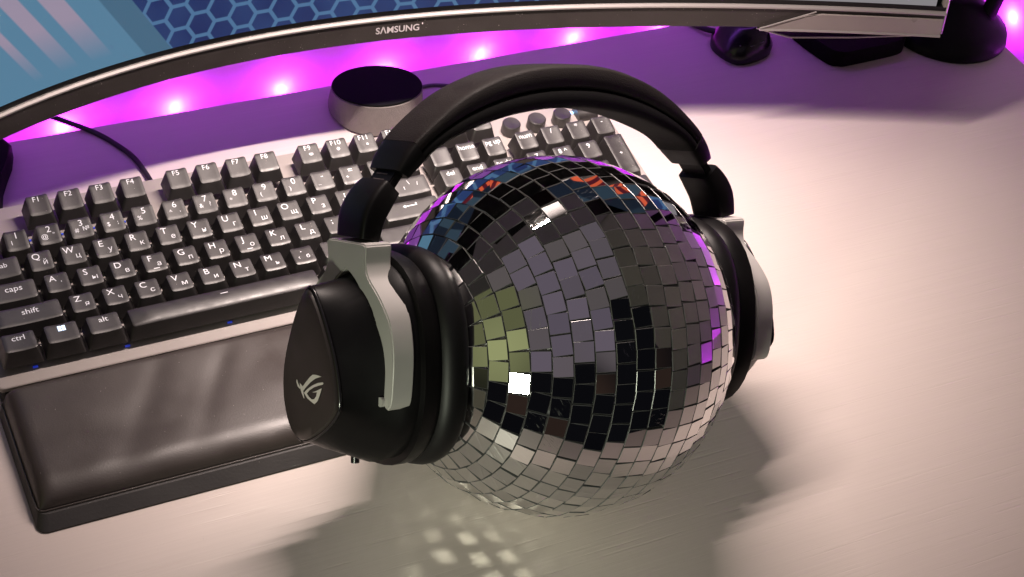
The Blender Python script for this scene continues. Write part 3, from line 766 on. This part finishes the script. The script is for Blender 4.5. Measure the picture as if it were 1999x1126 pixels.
    def fl(s, k): return [VC(s, q.y * k - .0003, q.x * k) for q in fp]
    loft(bm, [fl(.1425, .965), fl(.1450, .965), fl(.1462, .94), fl(.1466, .80), fl(.1468, .4)])
    fpz = finish('cup_face_plate', bm, M_plateface, hp, smooth=50)
    bm = bmesh.new(); ring_ = [VC(.1440, q.y * .985, q.x * .985) for q in fp]; tube(bm, ring_ + [ring_[0]], .0009, 6)
    finish('face_trim', bm, M_gloss, fpz, smooth=60)
    # emblem: the pointed eye-shaped mark, traced as strokes (u to the right, v up, in millimetres)
    em = [[(-9.89, -8.41), (-9.21, -8.64), (-8.12, -10.28), (-6.26, -11.9), (-6.6, -12.79), (-8.84, -11.74), (-10.15, -9.69)], [(-6.97, -9.53), (-3.85, -10.95), (-0.2, -7.91), (3.43, -5.12), (6.11, -3.71), (9.63, -3.23), (14.76, -3.31), (11.79, -4.16), (8.27, -5.37), (3.81, -7.73), (-0.26, -10.61), (-3.37, -13.12), (-2.29, -16.73), (-3.09, -16.56), (-4.85, -14.71), (-6.15, -12.67)], [(-2.8, -13.93), (0.61, -11.59), (5.54, -9.02), (10.86, -6.96), (15.66, -5.92), (16.43, -6.31), (15.41, -7.13), (11.7, -8.16), (7.29, -9.63), (2.82, -11.79), (0.1, -13.91), (2.3, -15.12), (4.94, -15.92), (7.16, -15.44), (8.95, -14.03), (10.1, -11.67), (5.46, -12.42), (9.45, -11.02), (14.64, -8.95), (12.92, -12.28), (10.66, -15.75), (7.54, -17.87), (5.35, -17.52), (0.5, -16.09)]]
    bm = bmesh.new()
    kx = .00100
    for poly in em:
        pts = [(u_ * .001, v_ * .001) for u_, v_ in poly]
        vs = [bm.verts.new(VC(.14705, v_, u_)) for u_, v_ in pts]
        for tri in tessellate_polygon([[Vector((u_ * 1000, v_ * 1000, 0)) for u_, v_ in pts]]):
            bm.faces.new([vs[k] for k in tri])
    finish('emblem', bm, M_logo, fpz, smooth=0)
    # ear cushion
    bm = bmesh.new(); cl_ = []
    for t_ in range(26):
        a = 2 * math.pi * t_ / 26; ss = .0895 + .0088 * math.cos(a) ; k = .0085 * math.sin(a)
        cl_.append(dring(ss, .0400 + k, .0468 + k, chh=0., p=2.5))
    rws = [[bm.verts.new(p) for p in lp] for lp in cl_]
    for i in range(26):
        a, b_ = rws[i], rws[(i + 1) % 26]
        for j in range(len(a)): k = (j + 1) % len(a); bm.faces.new((a[j], a[k], b_[k], b_[j]))
    finish('ear_cushion', bm, M_leather, hp, smooth=60)
    bm = bmesh.new(); loft(bm, [[VC(.113, -.0535 + .002 * math.cos(t_) * 0 - k, -.012 + .0022 * math.sin(t_) + 0) + V3(.0022 * math.cos(t_), 0, 0) * (1) for t_ in [2 * math.pi * j / 12 for j in range(12)]] for k in (-.004, .0012, .0016)])
    finish('port_cover', bm, M_gloss, hp, smooth=40)

# ------------------------------------------------------------------ small round speaker behind the keyboard
sp0 = empty('puck_speaker', (.2985, .1800, 0)); setp(sp0, 'small round grey fabric speaker with a slanted black top behind the keyboard', 'speaker')
n = 48
def tl(r_, z, slope, sq=1.): return [(r_ * math.cos(2 * math.pi * k / n), r_ * math.sin(2 * math.pi * k / n), z + slope * (-r_ * math.sin(2 * math.pi * k / n))) for k in range(n)]
bm = bmesh.new(); loft(bm, [tl(.0312, 0, 0), tl(.0330, .002, 0), tl(.0330, .005, .03), tl(.0315, .0185, .20), tl(.0305, .0192, .20)]); finish('speaker_body', bm, M_spk, sp0, smooth=40)
bm = bmesh.new(); loft(bm, [tl(.0304, .0190, .20), tl(.0313, .0202, .20), tl(.0309, .0208, .20), tl(.0285, .0209, .20), tl(.015, .0209, .20)]); finish('speaker_top', bm, M_spktop, sp0, smooth=40)

# ------------------------------------------------------------------ cables
def cable(name, pts, r_, mt, label, closed=False):
    bm = bmesh.new(); P_ = [Vector(p) for p in pts]; base = Vector((P_[0].x, P_[0].y, 0)); tube(bm, [p - base for p in catmull(P_, 10)], r_, 10)
    o = finish(name, bm, mt, None, smooth=60); o.location = base; setp(o, label, 'cable'); return o
cable('cable', [(.050, .235, .030), (.070, .226, .016), (.090, .2205, .0055), (.108, .206, .0020), (.119, .188, .0018), (.1255, .172, .0018), (.1285, .150, .0020), (.1290, .1275, .0040), (.1290, .1195, .0060)], .0018, M_rubber,
      'black cable running from under the monitor to the rear of the keyboard')
cable('cable', [(.333, .190, .003), (.345, .1935, .0013), (.357, .190, .0013), (.372, .182, .0013), (.385, .172, .0013)], .0012, M_greycable,
      'thin grey cable on the desk at the right of the round speaker')
cable('cable', [(.8010, .1640, .0040), (.8130, .172, .018), (.8150, .166, .012), (.812, .158, -.004), (.812, .150, -.04)], .0013, M_rubber,
      'black cable hanging over the desk edge behind the tall pole')

# ------------------------------------------------------------------ wireless receiver dock under the monitor
dk = empty('receiver_dock', (.595, .172, 0)); setp(dk, 'small glossy black receiver dock with a red mark standing under the monitor edge', 'receiver')
bm = bmesh.new()
b_ = [(-.0235, .004), (-.0145, -.0185), (.0140, -.0150), (.0240, .0000), (.0180, .0190), (-.0120, .0200)]
t_ = [(-.0100, .008), (-.0050, -.0060), (.0110, -.0040), (.0150, .0030), (.0110, .0140), (-.0060, .0150)]
bP = catmull([(a, c, 0) for a, c in b_], 5, True); tP = catmull([(a, c, 0) for a, c in t_], 5, True)
loft(bm, [[(p.x, p.y, 0) for p in bP], [(p.x * 1.02, p.y * 1.02, .006) for p in bP], [(q.x * .5 + p.x * .5, q.y * .5 + p.y * .5, .016) for p, q in zip(bP, tP)], [(q.x, q.y, .0215) for q in tP], [(q.x * .6, q.y * .6, .0222) for q in tP]])
finish('dock_body', bm, M_gloss, dk, smooth=50)
bm = bmesh.new(); tube(bm, [Vector((-.0125, -.0128, .0135)), Vector((-.003, -.0150, .0128)), Vector((.009, -.0125, .0130)), Vector((.0165, -.0050, .0140))], .0005, 6); finish('dock_seam', bm, M_greycable, dk)
bm = bmesh.new(); tube(bm, [Vector((-.0010, -.0112, .0163)), Vector((.0008, -.0085, .0190)), Vector((.0026, -.0110, .0165))], .0005, 6); finish('dock_mark', bm, M_red, dk)
bm = bmesh.new(); tube(bm, catmull([(-.010, .016, .006), (-.018, .026, .004), (-.024, .040, .002)], 6), .0022, 10); finish('dock_cable', bm, M_rubber, dk)

# ------------------------------------------------------------------ round foot with a pole at the far right
ft = empty('pole_stand', (.772, .152, 0)); setp(ft, 'black round stand foot with a tall pole at the far right corner of the desk', 'stand')
bm = bmesh.new(); loft(bm, [tl(.0490, 0, 0), tl(.0500, .0012, 0), tl(.0485, .0075, 0), tl(.0400, .014, 0), tl(.0280, .024, 0), tl(.0180, .032, 0), tl(.0150, .034, 0)]); finish('foot_disc', bm, M_black, ft, smooth=40)
bm = bmesh.new(); tube(bm, [Vector((.022, -.018, .010)), Vector((.025, -.020, .05)), Vector((.030, -.022, .12)), Vector((.045, -.022, .42))], .0062, 16); finish('pole', bm, M_mblack, ft)

# ------------------------------------------------------------------ fine dust on the keyboard, wrist rest, chin and desk
rd = random.Random(5); bm = bmesh.new()
def fleck(p, nrm, s):
    nrm = Vector(nrm).normalized(); a = nrm.cross(Vector((rd.gauss(0, 1), rd.gauss(0, 1), rd.gauss(0, 1)))).normalized(); b_ = nrm.cross(a)
    k = rd.uniform(.5, 1.6); p = Vector(p) + nrm * .00008
    bm.faces.new([bm.verts.new(p + q) for q in (a * s * k, b_ * s, -a * s * k, -b_ * s)])
for _ in range(520):
    x, y = rd.uniform(KX0 + .003, KX1 - .003), rd.uniform(-.0165, .118); fleck((x, y, pz(y)), (0, -KT, 1), rd.uniform(.00012, .00034))
bpy.context.view_layer.update()
dg = bpy.context.evaluated_depsgraph_get()
def drop(x, y, s):
    h = SC.ray_cast(dg, Vector((x, y, .085)), Vector((0, 0, -1)), distance=.2)
    if h[0] and h[4] and h[4].name.split('.')[0] in ('cushion', 'keycap', 'desk_surface', 'space_bar', 'rest_base', 'shift_key', 'enter_key', 'caps_lock_key', 'alt_key', 'control_key', 'number_pad_key', 'hull'):
        fleck(h[1], h[2], s)
for _ in range(520): drop(rd.uniform(-.004, .436), rd.uniform(-.108, .118), rd.uniform(.00007, .00022))
for _ in range(160): drop(rd.uniform(-.02, .75), rd.uniform(-.32, .20), rd.uniform(.00008, .0002))
for _ in range(130):
    x, z = rd.uniform(0, .65), rd.uniform(Z0 + .001, ZS - .003); fleck(sp(x, z, .0015), arc_n(x), rd.uniform(.0001, .0003))
setp(finish('dust', bm, mat('dust_fleck', (.42, .38, .36), .9), smooth=0), kind='stuff')
